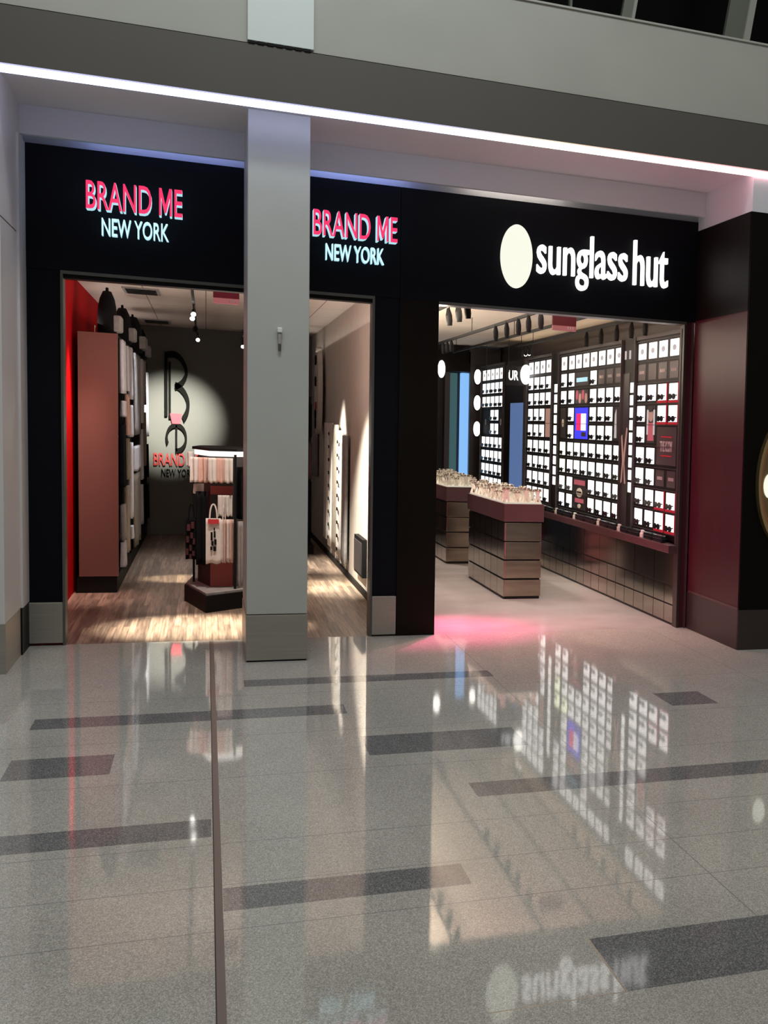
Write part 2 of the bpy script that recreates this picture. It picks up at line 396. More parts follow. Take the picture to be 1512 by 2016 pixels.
# plaster bulkhead above, soffit, recess
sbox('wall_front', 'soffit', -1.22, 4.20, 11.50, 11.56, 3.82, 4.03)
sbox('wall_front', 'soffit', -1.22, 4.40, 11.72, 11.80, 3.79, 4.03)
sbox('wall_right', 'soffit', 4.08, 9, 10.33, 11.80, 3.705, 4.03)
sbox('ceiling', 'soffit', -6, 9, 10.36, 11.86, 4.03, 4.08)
# left pier
sbox('wall_left', 'pierpanel', -6, -1.22, 10.45, 11.86, .345, 3.078)
sbox('wall_left', 'pierpanel', -6, -1.22, 10.45, 11.86, 3.09, 4.03)
sbox('trim_9', 'blackmat', -6, -1.226, 10.456, 11.85, 3.078, 3.09)
sbox('baseboard_left', 'plinth', -6, -1.216, 10.44, 11.25, .0, .345)
sbox('trim_10', 'blackmat', -1.235, -1.205, 11.25, 11.70, 0, .345)
sbox('trim_11', 'pierpanel', -1.225, -1.205, 11.30, 11.69, .345, 3.79)
# beam and upper wall
sbox('wall_front', 'beam', -6, 9, 10.30, 10.42, 4.045, 4.415)
sbox('wall_front', 'upper', -6, 9, 10.32, 10.6, 4.425, 5.06)
sbox('trim_12', 'blackmat', -6, 9, 10.33, 10.6, 4.415, 4.425)
sbox('trim_13', 'upper', -6, 9, 10.305, 10.6, 5.06, 5.075)
sbox('window_1', 'glassblack', -6, 11, 12.9, 13.0, 4.1, 9.5)
sbox('ceiling', 'blackmat', -6, 11, 10.6, 13, 9.5, 9.6)
# LED cove strip
t = obj('cove_light_strip', (lambda b_: (box(b_, -6, 9, 10.305, 10.350, 3.994, 4.036), b_)[1])(B()), 'led',
        label='long thin glowing white light strip along the lower edge of the dark beam', cat='light strip')
# clerestory mullions
for (xa, wd, lb) in ((3.235, .11, 'left of the two thick slanting steel struts behind the dark upper glazing'), (4.20, .24, 'right of the two thick slanting steel struts behind the dark upper glazing'), (2.82, .012, 'thin grey rod in front of the dark upper glazing')):
    bm = B(); box(bm, xa, xa + wd * .75, 11.6, 11.66, 4.9, 9.4, 0); box(bm, xa + wd * .75, xa + wd, 11.57, 11.68, 4.9, 9.4, 1)
    for v in bm.verts: v.co.x += (v.co.z - 5.2) * (.16 if wd > .05 else 0)
    obj('steel_strut' if wd > .05 else 'steel_rod', bm, ['mullion', 'upper'], label=lb, cat='strut' if wd > .05 else 'rod')

# square pillar with steel plinth and its upper pilaster
t = thing('square_pillar', 'tall square grey pillar with a brushed steel base, standing before the shopfronts', 'pillar', (.477, 10.7, 0), world=True)
pbox('shaft', 'pillar', t, .270, .685, 10.585, 11.64, .357, 4.03, bev=.004)
pbox('plinth', 'plinth', t, .266, .689, 10.575, 11.645, .012, .352, bev=.003, label='brushed steel plinth cladding')
pbox('shadow_gap', 'blackmat', t, .275, .68, 10.59, 11.63, 0, .012)
t = thing('pilaster', 'pale grey pilaster on the upper wall in line with the pillar', 'pilaster', (.47, 10.3, 4.43), world=True)
pbox('panel', 'pilaster', t, .257, .684, 10.285, 10.32, 4.435, 6.6, bev=.003)
bm = B()
for k in range(7): box(bm, .262 + k * .06, .262 + k * .06 + .042, 10.29, 10.319, 4.418, 4.435)
obj('gap_shadow', bm, 'blackmat', t)  # dark dashes put in for the shadow in the gap under the pilaster
# sensor on pillar
t = thing('wall_sensor', 'small white and grey sensor fixed to the pillar front', 'sensor', (.480, 10.585, 2.28), world=True)
pbox('cap', 'pearl', t, .468, .502, 10.545, 10.584, 2.445, 2.482, bev=.006)
pbox('body', 'grey', t, .473, .497, 10.555, 10.584, 2.36, 2.445, bev=.005)
bm = B(); tube(bm, (.485, 10.565, 2.36), (.485, 10.565, 2.31), .010, 12); obj('probe', bm, 'trim_grey', t)

# ================================================================== SIGNS
for (x0, lab, s0) in ((-.806, 'lit pink and blue BRAND ME NEW YORK sign left of the pillar', 0), (.775, 'lit pink and blue BRAND ME NEW YORK sign right of the pillar', 1)):
    t = thing('shop_sign', lab, 'sign', (x0 + .32, 11.68, 3.14), group='lit shop name signs', world=True)
    letters(t, 'BRAND ME', x0, x0 + .643, 3.335 if not s0 else 3.31, 3.545 if not s0 else 3.515, 11.675, .13, ['signpink', 'signcyan'], .006)
    z_ = 3.15 if not s0 else 3.125
    letters(t, 'NEW YORK', x0 + .098, x0 + .548, z_, z_ + .135, 11.675, .07, ['signcyanface', 'signcyan'], .006)
t = thing('shop_sign', 'lit white sunglass hut sign with a cream disc', 'sign', (3.0, 11.68, 3.07), group='lit shop name signs', world=True)
bm = B(); prism(bm, ell(2.412, 3.308, .135, .272, 64), 11.62, 11.66, axis='y'); obj('disc', bm, 'signdisc', t, smooth=False)
letters(t, 'sunglass', 2.592, 3.405, 3.065, 3.55, 11.675, .05, ['signletter', 'signletter'], .005)
letters(t, 'hut', 3.462, 3.785, 3.155, 3.56, 11.675, .05, ['signletter', 'signletter'], .005)
# round hanging-style sign on right pier
t = thing('round_sign', 'round gold rimmed sign on the dark pier at the right edge', 'sign', (4.465, 10.33, .9), world=True)
cx, cz = 4.475, 1.445
def ring(bm, rx0, rz0, rx1, rz1, y0, y1, n_=72):
    a = ell(cx, cz, rx0, rz0, n_); b_ = ell(cx, cz, rx1, rz1, n_)
    V = [[bm.verts.new((p[0], yy, p[1])) for p in s] for s, yy in ((a, y0), (b_, y0), (a, y1), (b_, y1))]
    for i in range(n_):
        j = (i + 1) % n_
        for p, q in ((0, 1), (0, 2), (1, 3), (2, 3)): bm.faces.new((V[p][i], V[p][j], V[q][j], V[q][i]))
    bmesh.ops.recalc_face_normals(bm, faces=bm.faces)
bm = B(); ring(bm, .285, .57, .262, .524, 10.26, 10.33); obj('rim', bm, 'gold', t)
bm = B(); ring(bm, .262, .524, .240, .48, 10.275, 10.33); obj('inner_ring', bm, 'ringred', t)
bm = B(); prism(bm, ell(cx, cz, .24, .48, 64), 10.285, 10.33, axis='y'); obj('face', bm, 'golddk', t)
bm = B(); prism(bm, ell(4.30, 1.415, .055, .105, 40), 10.27, 10.29, axis='y'); obj('lit_dot', bm, 'signdisc', t)

# ================================================================== BRAND ME SHOP
# back wall logo
t = thing('wall_logo', 'large black letter logo with a pink block on the charcoal back wall', 'logo', (-.4, 22.5, 1.25), world=True)
bm = B(); stem = [(-.535, 2.72), (-.535, 1.80)]
stroke(bm, stem, .018, .05, 22.40, 22.49)
box(bm, -.50, -.475, 22.42, 22.49, 1.76, 2.62)
obj('stem', bm, 'logo_dark', t)
up = [(-.55, 2.715), (-.47, 2.735), (-.40, 2.725), (-.33, 2.66), (-.275, 2.54), (-.268, 2.44), (-.30, 2.35), (-.35, 2.285), (-.415, 2.245)]
lo = [(-.415, 2.275), (-.35, 2.235), (-.29, 2.16), (-.25, 2.06), (-.243, 1.96), (-.262, 1.86), (-.31, 1.76)]
def smooth_pts(p, n_=6):
    out = []
    for i in range(len(p) - 1):
        p0 = p[max(i-1, 0)]; p1 = p[i]; p2 = p[i+1]; p3 = p[min(i+2, len(p)-1)]
        for k in range(n_):
            u = k / n_
            out.append(tuple(.5 * ((2*p1[c]) + (-p0[c]+p2[c])*u + (2*p0[c]-5*p1[c]+4*p2[c]-p3[c])*u*u + (-p0[c]+3*p1[c]-3*p2[c]+p3[c])*u**3) for c in (0, 1)))
    return out + [p[-1]]
bm = B(); stroke(bm, smooth_pts(up), .020, .048, 22.40, 22.49); obj('upper_bowl', bm, 'logo_dark', t)
bm = B(); stroke(bm, smooth_pts(lo), .022, .052, 22.40, 22.485); obj('lower_bowl', bm, 'logo_dark', t)
bm = B(); prism(bm, [(-.485, 1.845), (-.325, 1.845), (-.345, 1.69), (-.455, 1.69)], 22.40, 22.49, axis='y'); obj('pink_block', bm, 'logo_pink', t)
bm = B(); stroke(bm, ell(-.40, 1.475, .130, .195, 40, -PI * .52, PI * 1.20), .014, .036, 22.42, 22.49)
obj('round_letter', bm, 'logo_dark', t)
bm = B(); box(bm, -.412, -.388, 22.42, 22.49, 1.27, 1.67); obj('crossbar', bm, 'logo_dark', t)
t = thing('wall_lettering', 'red and black BRAND ME NEW YORK lettering under the wall logo', 'sign', (-.4, 22.5, .9), world=True)
letters(t, 'BRAND ME', -.705, -.085, 1.05, 1.24, 22.49, .04, ['logo_red'], .008)
letters(t, 'NEW YORK', -.602, -.155, .885, 1.0, 22.49, .03, ['logo_dark'])

# left display unit (end panel faces the door)
t = thing('display_unit', 'long wall shelving unit with a plain salmon end panel and black kickboard', 'shelving', (-.95, 18.5, 0), world=True)
pbox('end_panel', 'salmon', t, -1.13, -.785, 15.05, 15.09, .165, 2.60, bev=.003)
pbox('kickboard', 'blackmat', t, -1.15, -.80, 15.06, 22.4, 0, .16)
pbox('top_board', 'blackmat', t, -1.13, -.80, 15.09, 22.4, 2.575, 2.60)
pbox('back_panel', 'fixture_grey', t, -1.13, -1.05, 15.09, 22.4, .165, 2.575)
for y_ in (15.10, 16.0, 16.78, 17.65, 19.5, 20.35, 22.30):
    pbox('upright', 'blackmat', t, -1.05, -.79, y_, y_ + .06, .16, 2.575)
for z_ in (.52, 1.02, 1.55, 2.05):
    pbox('shelf', 'fixture_grey', t, -1.05, -.83, 15.16, 22.3, z_, z_ + .02)
def cloth_bm(w_, h_, folds=5, amp=.012, th=.02, nx=22, nz=10, taper=0.0, seed=0):
    rnd = random.Random(seed); ph = rnd.random() * 6; bm = B(); G = []
    for side in (0, 1):
        g = []
        for i in range(nx + 1):
            col = []
            for j in range(nz + 1):
                u = i / nx - .5; v = j / nz
                ww = w_ * (1 - taper * v)
                y = math.sin(u * folds * 2 * PI + ph + v * .6) * amp * (1 - .5 * v) + (th / 2 if side else -th / 2)
                col.append(bm.verts.new((u * ww, y, v * h_ + .006 * math.sin(u * 9 + ph) * (1 - v))))
            g.append(col)
        G.append(g)
    for side in (0, 1):
        for i in range(nx):
            for j in range(nz):
                a = G[side]; q = (a[i][j], a[i+1][j], a[i+1][j+1], a[i][j+1])
                bm.faces.new(q if side == 0 else q[::-1])
    for i in range(nx):
        for j in (0, nz): bm.faces.new((G[0][i][j], G[1][i][j], G[1][i+1][j], G[0][i+1][j]))
    for j in range(nz):
        for i in (0, nx): bm.faces.new((G[0][i][j], G[0][i][j+1], G[1][i][j+1], G[1][i][j]))
    bmesh.ops.recalc_face_normals(bm, faces=bm.faces)
    return bm
def hanger_item(name, label, cat, loc, rz, w_, h_, mat, group=None, print_=None, folds=4, seed=0, handles=False, th=.03, amp=.012):
    t = thing(name, label, cat, loc, rz, group)
    obj('body', cloth_bm(w_, h_, folds, amp, th, seed=seed), mat, t, smooth=True)
    if print_:
        bm = B(); kx = w_
        for (a, b_, c, d) in print_[1]:
            box(bm, a * kx, b_ * kx, -th / 2 - amp - .012, -th / 2 - amp - .004, c * h_, d * h_)
        obj('print', bm, print_[0], t)
    if handles:
        bm = B()
        pts = [(-w_ * .25, h_ * .97), (-w_ * .2, h_ * 1.18), (-w_ * .08, h_ * 1.30), (w_ * .08, h_ * 1.30), (w_ * .2, h_ * 1.18), (w_ * .25, h_ * .97)]
        stroke(bm, smooth_pts(pts), w_ * .05, h_ * .015, -th / 2 - .004, -th / 2 + .004); obj('handle', bm, mat, t)
    return t
# merchandise hanging on the unit, facing the aisle (+X)
ROT = PI / 2
unit_items = [  # y centre, width(Y), z0, height, material, words
 (15.60, .72, 2.02, .54, 'white', 'tall white towel'), (15.60, .60, 1.78, .16, 'white', 'small white folded towel'), (15.58, .70, 1.05, .64, 'blackcloth', 'black hooded top'),
 (15.60, .52, .22, .26, 'white', 'white shoe box'), (15.60, .62, .50, .36, 'grey', 'grey towel hanging'),
 (16.42, .55, 2.06, .48, 'white', 'narrow white towel'), (16.40, .60, 1.58, .44, 'pinkcloth', 'pink scarf'), (16.42, .62, 1.1, .44, 'tan', 'brown patterned scarf'), (16.40, .60, .30, .72, 'tan', 'brown long scarf'),
 (17.22, .58, 1.98, .58, 'white', 'white long shirt'), (17.22, .50, 1.55, .36, 'white', 'white shirt with black trim'), (17.22, .62, .62, .86, 'white', 'white long towel'), (17.22, .40, .38, .14, 'white', 'white folded cap'),
 (18.58, 1.5, 1.56, .98, 'grey', 'wide pale grey blanket'), (18.58, 1.5, 1.12, .30, 'white', 'wide white folded blanket'), (18.6, 1.5, .20, .88, 'tan', 'wide tan blanket'),
 (19.95, .6, 1.70, .84, 'white', 'white shirt high'), (19.95, .6, .95, .66, 'white', 'white shirt low'), (19.95, .5, .35, .52, 'white', 'white trousers'),
 (20.85, .6, 1.95, .60, 'grey', 'grey shirt high'), (20.85, .6, 1.1, .74, 'tan', 'tan shirt'), (21.8, .6, 1.5, .92, 'white', 'cream shirt'), (21.8, .6, .9, .48, 'blackcloth', 'black shirt'), (21.8, .55, .3, .5, 'blackcloth', 'black trousers')]
names = {'towel': 'towel', 'top': 'hooded_top', 'box': 'shoe_box', 'scarf': 'scarf', 'shirt': 'shirt', 'cap': 'cap', 'blanket': 'blanket', 'trousers': 'trousers', 'trim': 'shirt', 'hanging': 'towel', 'high': 'shirt', 'low': 'shirt'}
ordn = ['first', 'second', 'third', 'fourth', 'fifth', 'sixth', 'seventh', 'eighth', 'ninth', 'tenth', 'eleventh', 'twelfth']
cols = {15: 'first', 16: 'second', 17: 'third', 18: 'fourth', 19: 'fifth', 20: 'sixth', 21: 'seventh'}
for i, (y_, w_, z0, h_, mt, wd) in enumerate(unit_items):
    nm = names[wd.split()[-1]]
    lvl = 'at the top' if z0 > 1.5 else ('at mid height' if z0 > .85 else 'near the floor')
    lb = f'{wd} {lvl} of the {cols[int(y_)]} bay of the left shelving'
    hanger_item(nm, lb, nm.replace('_', ' '), (-.772 if h_ > .3 else -.765, y_, z0), ROT, w_ * (.62 if w_ < 1 else .86), h_, {'white': 'coolwhite'}.get(mt, mt), 'goods on the left shelving', seed=i, folds=2 + i % 3)
# black bags on top of the unit
def backpack(label, loc, w_, d_, h_, rz=ROT):
    t = thing('backpack', label, 'backpack', loc, rz, 'black bags on top of the left shelving')
    bm = B(); pr = []
    for k in range(7):
        v = k / 6; z = h_ * v; s = (1.0, 1.03, 1.02, 1.0, .93, .78, .45)[k]; pr.append([bm.verts.new((x * w_ / 2 * s, y * d_ / 2 * s, z)) for x, y in ell(0, 0, 1, 1, 20)])
    for k in range(6):
        for i in range(20): bm.faces.new((pr[k][i], pr[k][(i+1) % 20], pr[k+1][(i+1) % 20], pr[k+1][i]))
    bm.faces.new(pr[0][::-1]); bm.faces.new(pr[-1])
    obj('body', bm, 'blackcloth', t, smooth=True)
    bm = B(); box(bm, -w_ * .32, w_ * .32, -d_ / 2 - .05, -d_ / 2 + .04, h_ * .08, h_ * .45, bev=.02); obj('pocket', bm, 'grey', t)
    bm = B(); stroke(bm, smooth_pts([(-.06, h_ * .95), (-.05, h_ * 1.05), (.05, h_ * 1.05), (.06, h_ * .95)]), .012, .015, -.01, .01); obj('handle', bm, 'blackcloth', t)
    return t
backpack('biggest black backpack on the shelving top, nearest the door', (-.90, 15.5, 2.60), .55, .17, .44)
backpack('black backpack with grey pocket, second from the door on the shelving top', (-.85, 17.2, 2.60), .55, .18, .40)
backpack('square black bag, third from the door on the shelving top', (-.84, 19.3, 2.60), 1.0, .22, .44)
backpack('black backpack farthest from the door on the shelving top', (-.84, 21.5, 2.60), .6, .17, .42)
bm = B(); tube(bm, (-1.0, 15.3, 2.60), (-1.0, 15.3, 2.66), .006, 8); tube(bm, (-1.0, 15.3, 2.66), (-1.0, 15.3, 2.68), .012, 8)
obj('bottle', bm, 'brass', label='tiny brass bottle on the end of the shelving top', cat='bottle')

# gondola
gx = [(-.187, 14.34), (0.0, 13.37), (.60, 13.98), (.62, 14.9), (.30, 15.7), (-.10, 15.4)]
t = thing('gondola_display', 'black angled floor display stand hung with bags beside the pillar', 'display stand', (.2, 14.4, 0), world=True)
bm = B(); prism(bm, gx, 0, .155); obj('base', bm, 'blackmat', t)
bm = B(); prism(bm, [(-.17, 14.34), (.005, 13.43), (.58, 14.0), (.60, 14.85), (.30, 15.6), (-.08, 15.35)], .155, .175); obj('base_top', bm, 'grey', t)
body = [(-.10, 14.45), (.03, 13.82), (.245, 13.86), (.50, 14.15), (.52, 14.8), (.28, 15.3), (-.04, 15.1)]
bm = B(); prism(bm, [(-.07, 14.5), (.04, 13.98), (.24, 14.0), (.46, 14.2), (.48, 14.75), (.26, 15.2), (-.03, 15.05)], .175, 1.44); obj('core', bm, 'fixture_grey', t)
pbox('red_backing', 'redpanel', t, .04, .235, 13.955, 13.985, .18, .42); pbox('red_backing', 'redpanel', t, .04, .235, 13.955, 13.985, 1.07, 1.15)
pbox('post', 'blackmat', t, .240, .262, 13.76, 13.80, .175, 1.46)
pbox('post', 'blackmat', t, .505, .53, 14.10, 14.14, .175, 1.46)
pbox('post', 'blackmat', t, -.115, -.095, 14.42, 14.46, .175, 1.46)
bm = B(); prism(bm, [(-.12, 14.46), (.03, 13.74), (.262, 13.76), (.53, 14.1), (.54, 14.8), (.29, 15.35), (-.05, 15.12)], 1.49, 1.515); obj('top_frame', bm, 'blackmat', t)
bm = B(); prism(bm, [(-.10, 14.40), (.035, 13.76), (.25, 13.78), (.51, 14.1), (.5, 14.7)], 1.44, 1.488); obj('top_light', bm, 'toplight', t, label='glowing white light bar')
# shelf of rolled shirts
for i in range(5):
    x_ = -.09 + i * .071; y_ = 13.90 - (i * .055 if i < 3 else .11)
    hanger_item('hanging_shirt', f'pale pink shirt, {ordn[i]} from the left on the top rail of the display stand', 'shirt', (x_, y_, 1.19), .1 if i > 1 else -.5, .068, .235, 'pinkcloth' if i % 2 else 'white', 'shirts on the display stand top rail', seed=50 + i, folds=1.2, th=.05)
hanger_item('plush_toy', 'small white toy perched on the top left corner of the display stand', 'toy', (-.135, 14.15, 1.33), -.5, .05, .14, 'white', seed=5, folds=1, th=.05)
g = ('redprint', [(-.30, .30, .86, .97)]); 
P_nyc = [(-.18, -.05, .52, .70), (.02, .14, .58, .72), (-.12, .02, .40, .50), (.05, .2, .42, .54), (-.2, -.08, .30, .38), (0, .18, .28, .38), (.02, .1, .74, .80)]
hanger_item('tote_bag', 'white tote bag with black and red print, front left on the display stand', 'tote bag', (.065, 13.79, .42), 0, .13, .43, 'white', 'tote bags on the display stand', print_=('logo_dark', P_nyc), seed=9, folds=1, handles=True, th=.03, amp=.006)
bm = B(); box(bm, .018, .112, 13.750, 13.758, .80, .845); obj('hang_tag', bm, 'redprint', label='red hang tag strip on the printed white tote bag', cat='tag')
for i in range(4):
    hanger_item('tote_bag', f'plain white tote bag edge-on, {ordn[i]} right of the printed tote', 'tote bag', (.152 + i * .026, 13.80, .43), .9, .07, .41, 'white' if i % 2 == 0 else 'pinkcloth', 'tote bags on the display stand', seed=20 + i, folds=1, handles=(i == 0), th=.012, amp=.003)
for i in range(3):
    hanger_item('hanging_shirt', f'white strap top, {ordn[i]} from the left in the middle row of the display stand', 'shirt', (.13 + i * .035, 13.83, .87), .6, .06, .2, 'white', 'tops in the display stand middle row', seed=30 + i, folds=1, th=.01, amp=.004)
hanger_item('shoulder_bag', 'black bag with pink flower print on the left corner of the display stand', 'bag', (-.112, 14.05, .44), -.45, .11, .40, 'blackcloth', print_=('maroon_top', [(-.38, -.2, .1, .25), (-.1, .1, .2, .34), (.15, .35, .08, .2), (-.35, -.15, .4, .55), (0, .2, .5, .64), (.2, .38, .36, .5), (-.3, -.05, .68, .84), (.05, .3, .74, .9), (-.1, .08, .0, .12)]), seed=11, folds=1, handles=True, th=.05, amp=.006)
hanger_item('black_garment', 'black garment hanging between the flowered bag and the totes', 'garment', (-.03, 13.90, .40), -.3, .10, .70, 'blackcloth', seed=12, folds=2, th=.04, amp=.01)
hanger_item('folded_shirt', 'pale folded shirt above the black garment', 'shirt', (-.06, 13.95, 1.08), -.3, .08, .09, 'white', seed=13, folds=1, th=.05, amp=.004)
hanger_item('black_garment', 'black garment hanging right of the display stand post', 'garment', (.315, 13.93, .84), .6, .09, .5, 'blackcloth', seed=14, folds=2, th=.03)
hanger_item('long_towel', 'grey towel at the lower right of the display stand post', 'towel', (.292, 13.84, .20), .6, .06, .62, 'grey', seed=15, folds=1, th=.02)

# right wall goods facing -X (rz = -90)
RR = -PI / 2
right_items = [(21.2, .6, 1.0, 1.3, 'grey', 'grey jacket', 'jacket'), (18.95, .55, .25, 1.55, 'white', 'cream towel', 'towel'),
  (18.25, .45, .20, 1.6, 'white', 'white spotted towel', 'towel'), (17.6, .5, .2, 1.58, 'tan', 'tan towel', 'towel'), (17.0, .5, .16, 1.55, 'white', 'white towel with grey dots', 'towel'), (16.4, .45, .16, 1.5, 'grey', 'grey towel', 'towel')]
for i, (y_, w_, z0, h_, mt, wd, nm) in enumerate(right_items):
    dots = None
    if 'spot' in wd or 'dot' in wd:
        dots = ('logo_dark', [(-.08, .10, .06 + k * .105, .085 + k * .105) for k in range(9)])
    hanger_item(nm if nm != 'cover' else 'board_cover', f'{wd}, {ordn[i]} from the back along the right wall', nm, (1.46, y_, z0), RR, w_, h_, mt, 'goods on the right wall', print_=dots, seed=70 + i, folds=3, th=.03)
# oval lit plaque with black dots
t = thing('oval_plaque', 'tall oval white plaque with black and red spots high on the right wall', 'plaque', (1.42, 20.0, 1.75), world=True)
bm = B(); prism(bm, ell(20.1, 2.25, .36, .62, 40), 1.40, 1.46, axis='x'); obj('board', bm, 'white', t)
bm = B()
for zz, r_ in ((2.68, .10), (2.38, .09), (1.92, .10), (1.78, .06)): prism(bm, ell(20.15, zz, r_, .07, 20), 1.385, 1.40, axis='x')
obj('spots', bm, 'logo_dark', t)
bm = B(); prism(bm, ell(20.1, 2.03, .10, .06, 20), 1.385, 1.40, axis='x'); obj('red_spot', bm, 'redprint', t)
# black framed cabinet low on the right wall
t = thing('wall_cabinet', 'small dark framed cabinet low on the right wall by the door', 'cabinet', (1.46, 14.7, .2), world=True)
pbox('frame', 'blackmat', t, 1.455, 1.5, 14.35, 15.2, .20, .60); pbox('door', 'fixture_grey', t, 1.445, 1.457, 14.42, 15.13, .23, .56)
# dark rack behind pillar (x 615-632)
t = thing('clothes_rack', 'tall dark rack of red and black garments partly hidden by the pillar', 'rack', (1.2, 19.5, 0), world=True)
pbox('base', 'blackmat', t, 1.06, 1.32, 19.2, 19.9, 0, .12)
pbox('board', 'fixture', t, 1.08, 1.30, 19.5, 19.6, .12, 2.15)
hanger_item('hanging_shirt', 'dark red patterned shirt on the rack behind the pillar', 'shirt', (1.2, 19.44, 1.02), 0, .2, .5, 'maroon_top', seed=90, folds=3, th=.04)
hanger_item('hanging_shirt', 'black shirt at the top of the rack behind the pillar', 'shirt', (1.2, 19.44, 1.6), 0, .2, .45, 'blackcloth', seed=91, folds=3, th=.04)
hanger_item('trousers', 'black trousers at the bottom of the rack behind the pillar', 'trousers', (1.2, 19.44, .2), 0, .2, .78, 'blackcloth', seed=92, folds=3, th=.04)

# track lights
def track(name, label, x, y0, y1, z, zc):
    t = thing(name, label, 'light track', (x, (y0 + y1) / 2, z), world=True)
    pbox('rail', 'blackmat', t, x - .012, x + .012, y0, y1, z, z + .03)
    bm = B()
    for y_ in (y0 + .3, (y0 + y1) / 2, y1 - .3): tube(bm, (x, y_, z + .03), (x, y_, zc), .004, 6)
    obj('hanger', bm, 'blackmat', t)
    return t
def spot(label, loc, target, group, lit=True, energy=0, color=WARM, angle=50, size=(.030, .13), blend=.6):
    t = thing('track_spotlight', label, 'spotlight', loc, 0, group)
    d = (Vector(target) - Vector(loc)).normalized(); r_, L_ = size
    bm = B(); tube(bm, -d * L_ * .60, -d * L_ * .15, r_ * .45, 14, 0, r_); tube(bm, -d * L_ * .15, d * L_ * .2, r_, 14); tube(bm, d * L_ * .2, d * L_ * .45, r_, 14, 0, r_ * .8); obj('head', bm, 'blackmat', t, smooth=False)
    bm = B(); tube(bm, (0, 0, 0), (0, 0, .10), .007, 8); obj('stem', bm, 'blackmat', t)
    bm = B(); tube(bm, d * L_ * .45, d * (L_ * .45 + .006), r_ * .82, 14); obj('lens', bm, 'spotlens' if lit else 'glassblack', t)
    if energy: light('SPOT', tuple(Vector(loc) + d * (L_ * .5 + .03)), energy, color, .03, target=target, angle=angle, blend=blend, name='spot_light', parent=t)
    return t
track('light_track', 'black ceiling light track in the left shop', -.12, 12.2, 22.2, 3.03, 3.15)
track('light_track', 'black ceiling light track deep in the left shop near the pillar', .50, 12.6, 22.3, 3.03, 3.15)
G1 = 'spotlights in the left shop'
spot('bright spotlight nearest the door in the left shop', (-.12, 16.2, 2.93), (-.2, 12.0, 2.2), G1, True)
spot('second bright spotlight close behind the first in the left shop', (-.135, 16.9, 2.93), (-.3, 12.5, 2.2), G1, True)
spot('spotlight aimed from before the back wall of the left shop', (-.10, 20.9, 2.90), (-.2, 14, 2.0), G1, True)
spot('spotlight near the pillar edge at the back of the left shop', (.50, 22.0, 2.9), (.3, 14, 1.8), G1, True)
spot('spotlight washing the logo on the back wall', (-.12, 18.9, 2.93), (-.46, 22.5, 1.72), G1, False, 2300, (1, .98, .86), 25, blend=1)
spot('spotlight over the display stand, hidden behind the shop sign', (.50, 13.3, 2.93), (.15, 14.2, .9), G1, False, 0, WARM, 50)
# ceiling vents and exit signs
for (y_, lb) in ((16.0, 'square ceiling vent nearest the door of the left shop'), (21.0, 'square ceiling vent at the back of the left shop')):
    t = thing('ceiling_vent', lb, 'vent', (-.62, y_ + .4, 3.14), world=True, group='vents in the left shop ceiling')
    pbox('frame', 'grey', t, -.80, -.45, y_, y_ + .75, 3.138, 3.15)
    bm = B()
    for k in range(4): box(bm, -.77, -.48, y_ + .08 + k * .16, y_ + .16 + k * .16, 3.13, 3.138)
    obj('slat', bm, 'blackmat', t)
for (x0, x1, z0, z1, lb) in ((.055, .255, 2.775, 2.92, 'dark red hanging sign under the ceiling of the left shop'), (2.94, 3.16, 2.765, 2.905, 'dark red hanging sign under the ceiling of the right shop')):
    t = thing('hanging_sign', lb, 'sign', ((x0 + x1) / 2, 12.5, z0), world=True, group='red hanging signs')
    pbox('panel', 'exitred', t, x0, x1, 12.48, 12.52, z0 + .045, z1); pbox('lower_band', 'exitpink', t, x0, x1, 12.475, 12.525, z0, z0 + .045)
    bm = B(); xm = x0 + (x1 - x0) * .62
    for k in range(3): box(bm, xm + k * .022, xm + .012 + k * .022, 12.468, 12.476, z0 + .012, z0 + .038)
    obj('mark', bm, 'maroon_top', t)
    bm = B(); tube(bm, (x0 + .04, 12.5, z1), (x0 + .04, 12.5, 3.15), .003, 6); tube(bm, (x1 - .04, 12.5, z1), (x1 - .04, 12.5, 3.15), .003, 6); obj('cable', bm, 'blackmat', t)

# ================================================================== SUNGLASS SHOP
XF = 4.0
rowz = [(2.735 - .211 * k, 2.575 - .211 * k) for k in range(9)]
bays = {'nearest the doorway': ([13.18, 12.83, 12.495, 12.15], 11.76, 13.22), 'second from the doorway': ([16.45, 16.07, 15.74, 15.40, 15.06, 14.71, 14.37, 14.025], 13.74, 16.52),
        'third from the doorway': ([18.306, 17.955, 17.616, 17.275], 16.90, 18.36), 'farthest from the doorway': ([21.68, 21.34, 21.0, 20.66, 20.32], 19.98, 21.72)}
special = {}
def sp(bay, r_, c_, kind, rs=1, cs=1):
    for a in range(rs):
        for b_ in range(cs): special[bay, r_ + a, c_ + b_] = None
    special[bay, r_, c_] = (kind, rs, cs)
b1, b2, b3, b4 = list(bays)
for c_ in range(4): sp(b1, 1, c_, 'plate')
sp(b1, 3, 1, 'poster', 2, 1); sp(b1, 4, 2, 'bigplate', 2, 2); sp(b1, 6, 2, 'plate'); sp(b1, 6, 3, 'plate')
for r_, c_ in ((2, 2), (2, 3), (3, 2), (3, 3), (7, 2), (7, 3), (8, 2), (8, 3)): sp(b1, r_, c_, 'redtile')
sp(b2, 1, 2, 'wide', 1, 2); sp(b2, 2, 2, 'redpic', 1, 2); sp(b2, 3, 2, 'screen', 2, 2); sp(b2, 7, 2, 'face', 2, 2)
for c_ in (5, 6, 7): sp(b2, 1, c_, 'plate')
sp(b2, 3, 7, 'dancer', 2, 1); sp(b2, 3, 0, 'slim', 2, 1)
sp(b2, 5, 0, 'yel'); sp(b2, 5, 1, 'yel'); sp(b2, 6, 0, 'yel')
sp(b3, 3, 3, 'pinkposter', 2, 1)
